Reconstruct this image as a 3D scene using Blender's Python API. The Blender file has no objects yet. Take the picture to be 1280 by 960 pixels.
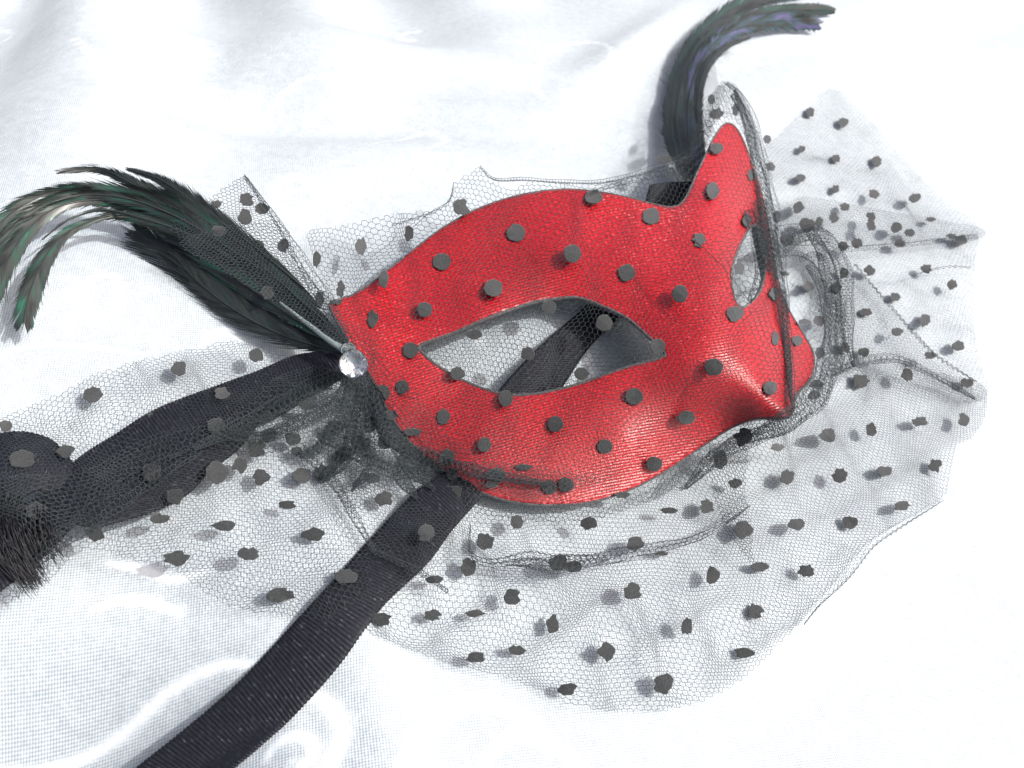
import bpy, math, random
import numpy as np
from mathutils import Vector, Matrix
from mathutils.geometry import delaunay_2d_cdt

random.seed(7); rng = np.random.default_rng(7)
SC = bpy.context.scene
COL = SC.collection

# ------------------------------------------------------------------ camera
F_PX, CX, CY = 1150.0, 640.0, 480.0          # focal length and centre in photograph pixels
D, TILT, ROLL = 0.27, math.radians(46), math.radians(20)
fw = Vector((0, math.sin(TILT), -math.cos(TILT)))
up0 = Vector((0, math.cos(TILT), math.sin(TILT))); r0 = Vector((1, 0, 0))
R_ = math.cos(ROLL) * r0 + math.sin(ROLL) * up0
U_ = -math.sin(ROLL) * r0 + math.cos(ROLL) * up0
cam_pos = -fw * D
cd = bpy.data.cameras.new('camera'); cam = bpy.data.objects.new('camera', cd); COL.objects.link(cam)
m = Matrix((( R_.x, U_.x, -fw.x, cam_pos.x), (R_.y, U_.y, -fw.y, cam_pos.y), (R_.z, U_.z, -fw.z, cam_pos.z), (0, 0, 0, 1)))
cam.matrix_world = m
cd.sensor_width = 36; cd.lens = F_PX / 1280 * 36; cd.clip_start = 0.01; cd.clip_end = 50
cd.dof.use_dof = True; cd.dof.focus_distance = 0.235; cd.dof.aperture_fstop = 36
SC.camera = cam
npR, npU, npF, npC = (np.array(v) for v in (R_, U_, fw, cam_pos))

def P(u, v, z):
    """world point seen at photo pixel (u, v) at height z above the table"""
    u = np.asarray(u, float); v = np.asarray(v, float); z = np.asarray(z, float)
    d = npF + ((u - CX) / F_PX)[..., None] * npR - ((v - CY) / F_PX)[..., None] * npU
    t = (z - npC[2]) / d[..., 2]
    return npC + d * t[..., None]
def proj(p):
    q = np.asarray(p) - npC
    w = q @ npF
    return CX + F_PX * (q @ npR) / w, CY - F_PX * (q @ npU) / w

# ------------------------------------------------------------------ sky and sun
sv = P(618, 471, 0) - P(640, 480, 0); sv = sv / np.linalg.norm(sv)     # way the shadows fall on the cloth
EL = math.radians(57)
ldir = Vector((sv[0] * math.cos(EL), sv[1] * math.cos(EL), -math.sin(EL)))
sd = bpy.data.lights.new('sun', 'SUN'); sd.energy = 2.4; sd.angle = math.radians(1.0); sd.color = (1.0, 0.985, 0.96)
sun = bpy.data.objects.new('sun', sd); COL.objects.link(sun)
sun.rotation_euler = ldir.to_track_quat('-Z', 'Y').to_euler(); sun.location = (0, 0, 1)
W = bpy.data.worlds.new('World'); SC.world = W; W.use_nodes = True
nt = W.node_tree; bg = nt.nodes['Background']
sky = nt.nodes.new('ShaderNodeTexSky'); sky.sky_type = 'NISHITA'; sky.sun_disc = False; sky.air_density = .5; sky.dust_density = 8; sky.ozone_density = .2
sky.sun_elevation = EL; sky.sun_rotation = math.atan2(-ldir.x, -ldir.y)
nt.links.new(sky.outputs[0], bg.inputs[0]); bg.inputs[1].default_value = 0.15
SC.view_settings.view_transform = 'Standard'; SC.view_settings.look = 'None'
SC.view_settings.gamma = 1; SC.view_settings.exposure = 0.62

# ------------------------------------------------------------------ helpers
def rbf(pts, vals, smooth=1e-3):
    pts = np.asarray(pts, float) / 1000; vals = np.asarray(vals, float); n = len(pts)
    def k(r2): return 0.5 * r2 * np.log(r2 + 1e-12)
    r2 = ((pts[:, None] - pts[None]) ** 2).sum(-1)
    A = np.zeros((n + 3, n + 3)); A[:n, :n] = k(r2) + smooth * np.eye(n) * .01
    A[:n, n] = 1; A[:n, n + 1:] = pts; A[n, :n] = 1; A[n + 1:, :n] = pts.T
    w = np.linalg.solve(A, np.r_[vals, 0, 0, 0])
    def f(u, v):
        q = np.stack([np.asarray(u, float), np.asarray(v, float)], -1) / 1000; sh = q.shape[:-1]; q = q.reshape(-1, 2)
        out = np.empty(len(q))
        for i in range(0, len(q), 40000):
            s = q[i:i + 40000]
            out[i:i + 40000] = k(((s[:, None] - pts[None]) ** 2).sum(-1)) @ w[:n] + w[n] + s @ w[n + 1:]
        return out.reshape(sh)
    return f
def inside(poly, u, v):
    poly = np.asarray(poly, float); u = np.asarray(u); v = np.asarray(v); c = np.zeros(u.shape, bool)
    x0, y0 = poly[-1]
    for x1, y1 in poly:
        if y1 != y0:
            t = ((y1 > v) != (y0 > v)) & (u < (x0 - x1) * (v - y1) / (y0 - y1) + x1)
            c ^= t
        x0, y0 = x1, y1
    return c
def spline(pts, n, closed=False):
    p = np.asarray(pts, float); N = len(p)
    idx = (lambda i: i % N) if closed else (lambda i: min(max(i, 0), N - 1))
    segs = N if closed else N - 1; out = []
    for i in range(n):
        t = i / (n if closed else n - 1) * segs; k = min(int(t), segs - 1); t -= k
        a, b, c, d = (p[idx(k + j)] for j in (-1, 0, 1, 2))
        out.append(.5 * ((2 * b) + (-a + c) * t + (2 * a - 5 * b + 4 * c - d) * t * t + (-a + 3 * b - 3 * c + d) * t ** 3))
    return np.array(out)
def mesh(name, verts, faces, mat, parent=None, smooth=True, uv=None):
    me = bpy.data.meshes.new(name)
    if isinstance(faces, np.ndarray):
        verts = np.asarray(verts, np.float32); k = faces.shape[1]
        me.vertices.add(len(verts)); me.vertices.foreach_set('co', verts.ravel())
        me.loops.add(faces.size); me.loops.foreach_set('vertex_index', faces.astype(np.int32).ravel())
        me.polygons.add(len(faces)); me.polygons.foreach_set('loop_start', np.arange(0, faces.size, k, dtype=np.int32))
        me.update(calc_edges=True)
    else:
        me.from_pydata([tuple(map(float, v)) for v in verts], [], [tuple(map(int, f)) for f in faces])
    me.validate()
    if smooth: me.polygons.foreach_set('use_smooth', np.ones(len(me.polygons), bool))
    if uv is not None:
        a = me.attributes.new('fab', 'FLOAT_VECTOR', 'POINT'); a.data.foreach_set('vector', np.asarray(uv, np.float32).ravel())
    me.materials.append(mat)
    o = bpy.data.objects.new(name, me); COL.objects.link(o)
    if parent: o.parent = parent; o.matrix_parent_inverse = parent.matrix_world.inverted()
    return o
def tube(path, r, sides=6, closed=False):
    p = np.asarray(path, float); n = len(p)
    t = (np.roll(p, -1, 0) - np.roll(p, 1, 0)) if closed else np.gradient(p, axis=0)
    t /= np.linalg.norm(t, axis=1)[:, None] + 1e-12
    upv = np.array([0, 0, 1.]); s = np.cross(t, upv); s /= np.linalg.norm(s, axis=1)[:, None] + 1e-9
    q = np.cross(s, t); a = np.arange(sides) * 2 * math.pi / sides
    r = np.broadcast_to(r, (n,))
    V = p[:, None] + r[:, None, None] * (np.cos(a)[None, :, None] * s[:, None] + np.sin(a)[None, :, None] * q[:, None])
    i = np.arange(n if closed else n - 1); j = np.arange(sides)
    I, J = np.meshgrid(i, j, indexing='ij'); I2 = (I + 1) % n; J2 = (J + 1) % sides
    Fc = np.stack([I * sides + J, I * sides + J2, I2 * sides + J2, I2 * sides + J], -1).reshape(-1, 4)
    return V.reshape(-1, 3), Fc
def merge(parts):
    V, Fs, o = [], [], 0
    for v, f in parts: V.append(v); Fs.append(f + o); o += len(v)
    return np.concatenate(V), np.concatenate(Fs)

# ------------------------------------------------------------------ materials
def mat(name, color=(.5, .5, .5), rough=.5, **kw):
    M = bpy.data.materials.new(name); M.use_nodes = True
    b = M.node_tree.nodes['Principled BSDF']
    b.inputs['Base Color'].default_value = (*color, 1); b.inputs['Roughness'].default_value = rough
    for k, v in kw.items(): b.inputs[k.replace('_', ' ')].default_value = v
    return M, M.node_tree, b
def node(t, typ, **kw):
    n = t.nodes.new(typ)
    for k, v in kw.items():
        if k.startswith('i_'): n.inputs[k[2:].replace('_', ' ')].default_value = v
        else: setattr(n, k, v)
    return n
def math_(t, op, a, b=None):
    n = node(t, 'ShaderNodeMath', operation=op)
    for i, x in enumerate((a, b)):
        if x is None: continue
        if isinstance(x, (int, float)): n.inputs[i].default_value = x
        else: t.links.new(x, n.inputs[i])
    return n.outputs[0]
def ramp(t, fac, stops):
    r = node(t, 'ShaderNodeValToRGB'); e = r.color_ramp.elements
    while len(e) < len(stops): e.new(.5)
    for el, (p, c) in zip(e, stops): el.position = p; el.color = (*c, 1)
    t.links.new(fac, r.inputs[0]); return r.outputs[0]
def attr(t, name):
    a = node(t, 'ShaderNodeAttribute', attribute_name=name); return a

# white damask cloth: ground weave with satin scrolls
m_cloth, t, b = mat('white_damask', rough=.6, Sheen_Weight=.15)
geo = node(t, 'ShaderNodeNewGeometry'); mp = node(t, 'ShaderNodeMapping'); mp.inputs['Rotation'].default_value = (0, 0, .35)
t.links.new(geo.outputs['Position'], mp.inputs[0])
sx = node(t, 'ShaderNodeSeparateXYZ'); t.links.new(mp.outputs[0], sx.inputs[0])
nz = node(t, 'ShaderNodeTexNoise', i_Scale=55.0, i_Detail=3.0); t.links.new(geo.outputs['Position'], nz.inputs['Vector'])
ns = math_(t, 'MULTIPLY', nz.outputs['Fac'], 3.0)
wx = math_(t, 'SINE', math_(t, 'ADD', math_(t, 'MULTIPLY', sx.outputs[0], 2 * math.pi / .00088), ns))
wy = math_(t, 'SINE', math_(t, 'ADD', math_(t, 'MULTIPLY', sx.outputs[1], 2 * math.pi / .00088), ns))
wv = math_(t, 'MULTIPLY', wx, wy)
fine = node(t, 'ShaderNodeTexNoise', i_Scale=1100.0, i_Detail=2.0); t.links.new(geo.outputs['Position'], fine.inputs['Vector'])
mo = attr(t, 'fab'); smo = node(t, 'ShaderNodeSeparateXYZ'); t.links.new(mo.outputs['Vector'], smo.inputs[0]); motif = smo.outputs[0]
inv = math_(t, 'SUBTRACT', 1.0, motif)
tone = math_(t, 'ADD', math_(t, 'MULTIPLY', math_(t, 'MULTIPLY', wv, .22), inv), math_(t, 'MULTIPLY', fine.outputs['Fac'], .35))
md = node(t, 'ShaderNodeTexNoise', i_Scale=260.0, i_Detail=3.0); t.links.new(geo.outputs['Position'], md.inputs['Vector'])
tone = math_(t, 'ADD', tone, math_(t, 'SUBTRACT', math_(t, 'MULTIPLY', md.outputs['Fac'], .24), .12))
tone = math_(t, 'ADD', tone, math_(t, 'MULTIPLY', motif, .34))
t.links.new(ramp(t, tone, [(0.0, (.26, .305, .335)), (.32, (.47, .525, .56)), (.8, (.80, .84, .86))]), b.inputs['Base Color'])
t.links.new(math_(t, 'SUBTRACT', .62, math_(t, 'MULTIPLY', motif, .22)), b.inputs['Roughness'])
bp = node(t, 'ShaderNodeBump', i_Strength=.5, i_Distance=.00012)
t.links.new(math_(t, 'ADD', math_(t, 'MULTIPLY', math_(t, 'MULTIPLY', wv, inv), .6), fine.outputs['Fac']), bp.inputs['Height']); t.links.new(bp.outputs[0], b.inputs['Normal'])

# red satin mask cover
m_red, t, b = mat('red_satin', rough=.36, Sheen_Weight=.06, Sheen_Roughness=.4)
b.inputs['Specular IOR Level'].default_value = .6
fa = attr(t, 'fab'); sx = node(t, 'ShaderNodeSeparateXYZ'); t.links.new(fa.outputs['Vector'], sx.inputs[0])
nz = node(t, 'ShaderNodeTexNoise', i_Scale=90.0, i_Detail=4.0); t.links.new(fa.outputs['Vector'], nz.inputs['Vector'])
row = math_(t, 'SINE', math_(t, 'ADD', math_(t, 'MULTIPLY', sx.outputs[1], 2 * math.pi / .00074), math_(t, 'MULTIPLY', nz.outputs['Fac'], 3.5)))
tick = math_(t, 'SINE', math_(t, 'ADD', math_(t, 'MULTIPLY', sx.outputs[0], 2 * math.pi / .0011), math_(t, 'MULTIPLY', nz.outputs['Fac'], 4)))
sp = node(t, 'ShaderNodeTexNoise', i_Scale=1500.0, i_Detail=2.0); t.links.new(fa.outputs['Vector'], sp.inputs['Vector'])
big = node(t, 'ShaderNodeTexNoise', i_Scale=25.0, i_Detail=3.0); t.links.new(fa.outputs['Vector'], big.inputs['Vector'])
h = math_(t, 'ADD', math_(t, 'MULTIPLY', row, .5), math_(t, 'ADD', math_(t, 'MULTIPLY', tick, .10), math_(t, 'MULTIPLY', sp.outputs['Fac'], 1.6)))
cf = math_(t, 'ADD', math_(t, 'MULTIPLY', row, .07), math_(t, 'ADD', math_(t, 'MULTIPLY', tick, .025), math_(t, 'ADD', math_(t, 'MULTIPLY', sp.outputs['Fac'], .7), math_(t, 'SUBTRACT', math_(t, 'MULTIPLY', big.outputs['Fac'], .6), .175))))
t.links.new(ramp(t, cf, [(.22, (.17, .0015, .004)), (.5, (.38, .004, .010)), (.68, (.55, .016, .022)), (.84, (.90, .36, .34))]), b.inputs['Base Color'])
bp = node(t, 'ShaderNodeBump', i_Strength=.5, i_Distance=.00014); t.links.new(h, bp.inputs['Height']); t.links.new(bp.outputs[0], b.inputs['Normal'])

m_trim, *_ = mat('dark_grey_cord', (.055, .055, .06), .7, Sheen_Weight=.3)
m_lining, *_ = mat('grey_felt_lining', (.16, .155, .15), .95)
m_net, *_ = mat('black_net_thread', (.016, .026, .031), .55, Sheen_Weight=.05)
m_dot, t, b = mat('black_flock', (.05, .052, .055), .95, Sheen_Weight=.3, Sheen_Roughness=.5)
geo = node(t, 'ShaderNodeNewGeometry'); nz = node(t, 'ShaderNodeTexNoise', i_Scale=3000.0, i_Detail=3.0); t.links.new(geo.outputs['Position'], nz.inputs['Vector'])
t.links.new(ramp(t, nz.outputs['Fac'], [(.3, (.006, .008, .009)), (.7, (.029, .034, .036))]), b.inputs['Base Color'])
bp = node(t, 'ShaderNodeBump', i_Strength=.7, i_Distance=.0002); t.links.new(nz.outputs['Fac'], bp.inputs['Height']); t.links.new(bp.outputs[0], b.inputs['Normal'])

m_rib, t, b = mat('black_grosgrain', rough=.6, Sheen_Weight=.02)
b.inputs['Specular IOR Level'].default_value = .22
fa = attr(t, 'fab'); mp = node(t, 'ShaderNodeMapping'); mp.inputs['Scale'].default_value = (900, 2600, 1)
t.links.new(fa.outputs['Vector'], mp.inputs[0]); nz = node(t, 'ShaderNodeTexNoise', i_Scale=1.0, i_Detail=3.0); t.links.new(mp.outputs[0], nz.inputs['Vector'])
t.links.new(ramp(t, nz.outputs['Fac'], [(.3, (.005, .0055, .009)), (.62, (.012, .014, .021)), (.8, (.10, .115, .14))]), b.inputs['Base Color'])
bp = node(t, 'ShaderNodeBump', i_Strength=.6, i_Distance=.0001); t.links.new(nz.outputs['Fac'], bp.inputs['Height']); t.links.new(bp.outputs[0], b.inputs['Normal'])

def feather_mat(name, tint, tint2, lo, hi):
    M, t, b = mat(name, rough=.34)
    fa = attr(t, 'fab'); nz = node(t, 'ShaderNodeTexNoise', i_Scale=1.0, i_Detail=3.0)
    mp = node(t, 'ShaderNodeMapping'); mp.inputs['Scale'].default_value = (14, 22, 1); t.links.new(fa.outputs['Vector'], mp.inputs[0]); t.links.new(mp.outputs[0], nz.inputs['Vector'])
    t.links.new(ramp(t, nz.outputs['Fac'], [(.32, (.012, .014, .014)), (lo, (.03, .036, .034)), (hi, tint), (min(hi + .16, 1), tint2)]), b.inputs['Base Color'])
    b.inputs['Metallic'].default_value = .12; b.inputs['Specular IOR Level'].default_value = .4
    return M
m_feather = feather_mat('green_black_feather', (.02, .048, .04), (.03, .12, .08), .48, .6)
m_feather_dk = feather_mat('black_feather', (.02, .03, .03), (.04, .06, .055), .5, .66)
m_feather_gr = feather_mat('iridescent_green_feather', (.014, .06, .042), (.03, .19, .11), .5, .62)
m_feather_vi = feather_mat('iridescent_violet_feather', (.03, .06, .07), (.10, .08, .20), .44, .52)
m_quill, *_ = mat('pale_grey_quill', (.22, .27, .27), .35)
m_glass, t, b = mat('clear_crystal', (.66, .69, .70), .13, Transmission_Weight=1.0, IOR=1.5)
m_foil, *_ = mat('silver_foil', (.75, .78, .8), .18, Metallic=1.0)
m_fray, *_ = mat('frayed_black_thread', (.006, .007, .011), .6)

# ------------------------------------------------------------------ tablecloth
def axis(lo, hi, n, dense):
    s = np.linspace(-1, 1, n); a = np.sinh(s * 2.2) / np.sinh(2.2)
    return dense + np.where(a < 0, a * (dense - lo), a * (hi - dense))
gx = axis(-1.1, 1.5, 820, -.01); gy = axis(-.7, 2.2, 820, .0)
X, Y = np.meshgrid(gx, gy, indexing='ij')
def cloth_z(x, y):
    z = -.0016 + .0008 * np.sin(x * 46 + 3 * np.sin(y * 17)) + .0009 * np.sin(y * 61 - x * 30 + 1.5 * np.sin(x * 40))
    def g(u, v, su, sv_, a, rot=0):
        c = P(u, v, 0); dx, dy = x - c[0], y - c[1]; cr, sr = math.cos(rot), math.sin(rot)
        p, q = dx * cr + dy * sr, -dx * sr + dy * cr
        return a * np.exp(-(p / su) ** 2 - (q / sv_) ** 2)
    z = z + g(30, 60, .024, .13, .010, .35) + g(170, 60, .019, .10, .006, .2) + g(270, 90, .016, .07, .0035, .1)
    z = z + g(440, 130, .09, .014, -.010, .35) + g(430, 40, .12, .02, .008, .3) + g(620, 150, .10, .018, .005, .3)
    z = z + g(790, 60, .012, .08, .007, -.25) + g(240, 420, .030, .012, -.004, .2) + g(120, 350, .05, .012, .0025, .2)
    z = z + g(1150, 60, .10, .05, .006, .1) + g(60, 800, .05, .035, -.008, .2) + g(480, 905, .010, .06, .0035, .6)
    z = z + g(215, 770, .06, .010, .003, .25) + g(330, 880, .05, .02, -.003, .4)
    c = P(360, 790, 0); lf = P(340, 794, 0) - c; lf /= np.linalg.norm(lf); dn = P(365, 810, 0) - c; dn /= np.linalg.norm(dn)   # added slope, turned away from the sun to darken the lower left
    d = np.clip((x - c[0]) * lf[0] + (y - c[1]) * lf[1], 0, .16); e = (x - c[0]) * dn[0] + (y - c[1]) * dn[1]
    z = z - 1.25 * d * d / (d + .022) / (1 + np.exp(-np.clip((e + .006) / .010, -30, 30)))
    c = P(480, 215, 0); lf = P(455, 198, 0) - c; lf /= np.linalg.norm(lf)                                                  # gentler added slope, shaped to grey the upper left
    d = np.clip((x - c[0]) * lf[0] + (y - c[1]) * lf[1], 0, .25); z = z - .30 * d * d / (d + .05) * (.75 + .25 * np.sin(x * 60 + y * 35))
    c = P(700, 420, 0); z = z + .013 * np.exp(-(((x - c[0]) / .042) ** 2 + ((y - c[1]) / .034) ** 2) ** 1.3)                # bump of cloth added inside the mask to lighten the eye opening
    return z
Z = cloth_z(X, Y)
strokes = [([(-40, 862), (40, 866), (110, 858), (165, 838), (215, 815), (280, 805), (330, 815)], 7), ([(40, 905), (100, 893), (150, 895), (200, 908), (240, 930)], 6),
    ([(385, 850), (415, 870), (430, 905), (415, 945), (385, 965)], 10), ([(330, 930), (355, 905), (385, 905), (398, 925), (385, 940), (368, 935)], 6),
    ([(130, 680), (175, 690), (215, 705), (260, 700)], 6), ([(110, 730), (150, 722), (190, 728), (230, 745)], 5),
    ([(0, 440), (50, 425), (110, 425), (160, 432), (195, 430)], 4), ([(250, 425), (262, 412), (285, 408), (300, 420)], 4), ([(90, 375), (110, 350), (140, 345), (150, 365), (135, 375)], 4),
    ([(1075, 70), (1120, 45), (1180, 30), (1235, 45), (1265, 80), (1262, 115), (1235, 125), (1215, 105), (1225, 85), (1243, 88)], 4),
    ([(1110, 120), (1160, 90), (1210, 40), (1270, 20)], 3), ([(700, 150), (670, 110), (690, 60), (740, 50), (760, 80), (740, 100)], 4),
    ([(90, 20), (120, 60), (130, 120), (110, 160)], 5), ([(160, 30), (175, 80), (165, 130)], 4), ([(236, 10), (240, 50), (225, 100)], 4),
    ([(240, 60), (300, 110), (380, 80), (450, 90), (470, 60)], 4), ([(470, 170), (530, 145), (560, 160), (540, 180)], 4),
    ([(100, 950), (60, 930), (20, 935)], 6), ([(500, 960), (540, 900), (600, 870), (680, 900)], 9), ([(610, 945), (650, 910), (700, 930), (740, 960)], 7)]
for k in range(46):   # further scrolls of the damask round about
    cx, cy = rng.uniform(-.5, .7), rng.uniform(-.3, 1.0); a0 = rng.uniform(0, 6.28); R0 = rng.uniform(.012, .03)
    th = np.linspace(0, 4.6, 24); rr = R0 * np.exp(-.35 * th)
    pu, pv = proj(np.stack([cx + rr * np.cos(th + a0), cy + rr * np.sin(th + a0), 0 * th], -1))
    strokes.append((list(zip(pu, pv)), -.0014))
mot = np.zeros_like(X)
for pts, w in strokes:
    pp = spline(pts, 40); wp = P(pp[:, 0], pp[:, 1], 0.0)
    wid = -w if w < 0 else w / 1150 * .27
    if np.linalg.norm(np.ptp(wp, axis=0)) > 1.0: continue
    lo = wp.min(0) - 3 * wid; hi = wp.max(0) + 3 * wid
    sel = (X > lo[0]) & (X < hi[0]) & (Y > lo[1]) & (Y < hi[1])
    if not sel.any(): continue
    q = np.stack([X[sel], Y[sel]], -1); dmin = np.full(len(q), 9.)
    for i in range(len(wp) - 1):
        a, c = wp[i, :2], wp[i + 1, :2]; ab = c - a; tt = np.clip(((q - a) @ ab) / (ab @ ab + 1e-12), 0, 1)
        taper = .35 + .65 * math.sin(math.pi * (i + .5) / len(wp))
        dmin = np.minimum(dmin, np.linalg.norm(q - a - tt[:, None] * ab, axis=1) / taper)
    mot[sel] = np.maximum(mot[sel], np.clip(1.3 - dmin / wid, 0, 1))
Z = Z + mot * .00012
n0, n1 = X.shape; I, J = np.meshgrid(np.arange(n0 - 1), np.arange(n1 - 1), indexing='ij')
fc = np.stack([I * n1 + J, (I + 1) * n1 + J, (I + 1) * n1 + J + 1, I * n1 + J + 1], -1).reshape(-1, 4)
cl = mesh('tablecloth', np.stack([X, Y, Z], -1).reshape(-1, 3), fc, m_cloth, uv=np.stack([mot, mot, mot], -1).reshape(-1, 3))
cl['kind'] = 'structure'

# ------------------------------------------------------------------ the mask
root = bpy.data.objects.new('masquerade_mask', None); COL.objects.link(root); root.empty_display_size = .02
root.location = P(700, 600, 0)
bpy.context.view_layer.update()
root['label'] = 'red satin masquerade mask with black dotted veil, feathers and ribbons lying on white cloth'
root['category'] = 'mask'

OUT = [(412,382),(426,374),(445,367),(470,350),(500,326),(530,302),(560,281),(600,260),(650,244),(700,237),(740,239),(780,246),(815,255),(838,259),(852,254),(862,238),(872,215),(884,190),(896,166),(908,154),(920,160),(930,178),(940,205),(950,235),(957,265),(963,300),(970,340),(980,375),(993,400),(1008,425),(1017,445),(1016,465),(1008,480),(996,492),(992,502),(992,512),(985,521),(970,524),(945,523),(915,534),(880,556),(845,580),(810,601),(780,615),(740,627),(700,631),(660,630),(620,622),(580,605),(545,580),(515,555),(492,525),(474,492),(455,457),(430,417)]
EYE = [(524,433),(545,424),(568,416),(612,397),(661,380),(699,373),(725,373),(755,384),(785,399),(810,421),(830,440),(826,448),(785,459),(736,476),(699,487),(657,494),(620,491),(579,476),(549,459),(530,444)]
EYE2 = [(938,284),(926,305),(917,328),(914,345),(916,365),(921,380),(929,384),(938,378),(948,367),(955,348),(957,325),(955,300),(949,284)]
mz = [(412,382,14),(430,417,12),(455,457,10),(492,525,6),(545,580,4),(620,622,4),(700,631,5),(780,615,8),(845,580,14),(915,534,26),(970,524,38),(985,518,41),
      (470,350,19),(530,302,27),(600,260,34),(700,237,41),(780,246,46),(838,259,50),(852,254,50),(872,215,48),(908,154,43),(930,178,34),(950,235,28),(963,300,24),(970,340,23),(993,400,22),(1017,445,21),(1008,480,26),
      (524,433,17),(600,400,27),(700,373,35),(785,399,42),(830,440,45),(740,476,30),(650,494,20),(579,476,16),(600,330,31),(700,310,41),(790,320,49),(850,320,54),
      (880,300,55),(895,240,51),(905,350,56),(870,380,54),(860,470,45),(930,440,52),(920,490,44),(965,490,46),(945,400,47),(700,560,17),(780,545,24),(600,550,12),(935,320,40),(950,450,49),(975,470,40),(990,440,32)]
mz = [(a, b_, c * .66) for a, b_, c in mz]; mz = np.array(mz, float); Zm_raw = rbf(mz[:, :2], mz[:, 2] / 1000)
def Zm(u, v): return Zm_raw(u, v)
outer = spline(OUT, 240, True); e1 = spline(EYE, 120, True); e2 = spline(EYE2, 70, True)
gu, gv = np.meshgrid(np.arange(405, 1025, 5.0), np.arange(150, 640, 5.0), indexing='ij'); gu = gu.ravel(); gv = gv.ravel()
def near(c, u, v, d): return (((np.stack([u, v], -1)[:, None] - c[None]) ** 2).sum(-1).min(1)) < d * d
keep = inside(outer, gu, gv) & ~inside(e1, gu, gv) & ~inside(e2, gu, gv)
keep &= ~near(outer, gu, gv, 2.2) & ~near(e1, gu, gv, 2.2) & ~near(e2, gu, gv, 2.2)
grid = np.stack([gu[keep], gv[keep]], -1)
allp = np.concatenate([outer, e1, e2, grid])
edges = []; o = 0
for c in (outer, e1, e2):
    n = len(c); edges += [(o + i, o + (i + 1) % n) for i in range(n)]; o += n
vv, _, ff, *_ = delaunay_2d_cdt([Vector(p) for p in allp], edges, [], 0, 1e-4)
vv = np.array([tuple(p) for p in vv]); ff = np.array([f for f in ff if len(f) == 3])
cen = vv[ff].mean(1); ok = inside(outer, cen[:, 0], cen[:, 1]) & ~inside(e1, cen[:, 0], cen[:, 1]) & ~inside(e2, cen[:, 0], cen[:, 1]); ff = ff[ok]
ang = math.radians(-14); ca, sa = math.cos(ang), math.sin(ang)
V = P(vv[:, 0], vv[:, 1], Zm(vv[:, 0], vv[:, 1]))
# orient faces towards camera
nn = np.cross(V[ff[:, 1]] - V[ff[:, 0]], V[ff[:, 2]] - V[ff[:, 0]]); flip = (nn * (npC - V[ff[:, 0]])).sum(1) < 0; ff[flip] = ff[flip][:, ::-1]
fabuv = np.stack([(vv[:, 0] * ca + vv[:, 1] * sa) / 4700, (-vv[:, 0] * sa + vv[:, 1] * ca) / 4700, 0 * vv[:, 0]], -1)
fabuv[:, 1] += .0016 * np.sin(vv[:, 0] / 90) ; fabuv[:, 2] = Zm(vv[:, 0], vv[:, 1])
face = mesh('mask_cover', V, ff, m_red, root, uv=fabuv)
face.data.materials.append(m_lining)
so = face.modifiers.new('thickness', 'SOLIDIFY'); so.thickness = .0014; so.offset = -1; so.material_offset = 1; so.material_offset_rim = 1
for nm, c, r in (('edge_trim', outer, .00038), ('eye_trim', e1, .00050), ('eye_trim', e2, .00045)):
    p = P(c[:, 0], c[:, 1], Zm(c[:, 0], c[:, 1]) - .0002)
    a, b_ = tube(p, r, 6, True); mesh(nm, a, b_, m_trim, root)
# right temple, which drops away behind the brow down to the cloth
side = spline([(908,154),(930,178),(950,235),(963,300),(975,358),(993,400),(1017,445),(1012,475)], 40)
zt = Zm(side[:, 0], side[:, 1]); top = P(side[:, 0], side[:, 1], zt - .0002)
rows = []
for k, s in enumerate(np.linspace(0, 1, 8)):
    q = top.copy(); q[:, 2] = zt * (1 - s * .4); wd = npR * 1.0; q += (-.003 * s) * npR + (.006 * math.sin(math.pi * s)) * npU * 0
    q[:, 2] = zt * (1 - s * .4); rows.append(q)
Vs = np.array(rows).reshape(-1, 3); n = len(side); I, J = np.meshgrid(np.arange(7), np.arange(n - 1), indexing='ij')
fs = np.stack([I * n + J, I * n + J + 1, (I + 1) * n + J + 1, (I + 1) * n + J], -1).reshape(-1, 4)
mesh('temple_side', Vs, fs, m_trim, root, uv=Vs)

# ------------------------------------------------------------------ veil surface
vz = [(a, b_, c + .8) for a, b_, c in mz]
vz += [(560,225,33),(600,205,34),(500,260,24),(440,280,14),(390,300,9),(660,218,40),(760,220,44),(830,200,46),(870,150,46),(915,100,46),
       (945,130,30),(975,190,12),(985,260,10),(995,330,10),(1030,400,8),(1045,450,8),(1040,510,7),(990,560,12),(940,580,12),(1000,140,3),(1050,110,2),(1100,180,3),(1225,285,4),(1150,260,8),(1090,300,10),
       (1030,290,14),(1150,350,7),(1220,400,4),(1160,430,8),(1090,440,9),(1230,520,3),(1120,520,7),(1060,580,6),(1190,600,3),(1100,640,6),(1050,735,3),(980,650,8),(980,790,3),(900,700,7),(900,880,2),(820,640,8),(830,790,7),(830,890,3),
       (740,680,8),(700,790,6),(700,870,3),(640,680,8),(620,760,7),(600,840,3),(540,660,8),(530,740,7),(510,810,3),(470,620,8),(450,700,7),(430,560,8),(400,650,7),(390,740,5),(400,500,10),(360,480,13),(430,480,12),
       (350,560,8),(350,640,8),(320,765,3),(300,480,12),(290,420,5),(240,560,11),(250,650,9),(240,735,3),(180,600,12),(150,680,8),(110,465,4),(100,540,11),(50,600,15),(0,520,6),(0,580,15),(120,610,12),(200,550,12),(-30,620,10),(60,700,7),(360,440,8)]
vz = [(a, b_, c if i < len(mz) else (c * .68 if c > 18 else c * .46)) for i, (a, b_, c) in enumerate(vz)]; vz = np.array(vz, float); Zv_raw = rbf(vz[:, :2], vz[:, 2] / 1000)
outp = np.array(OUT, float)
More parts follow.
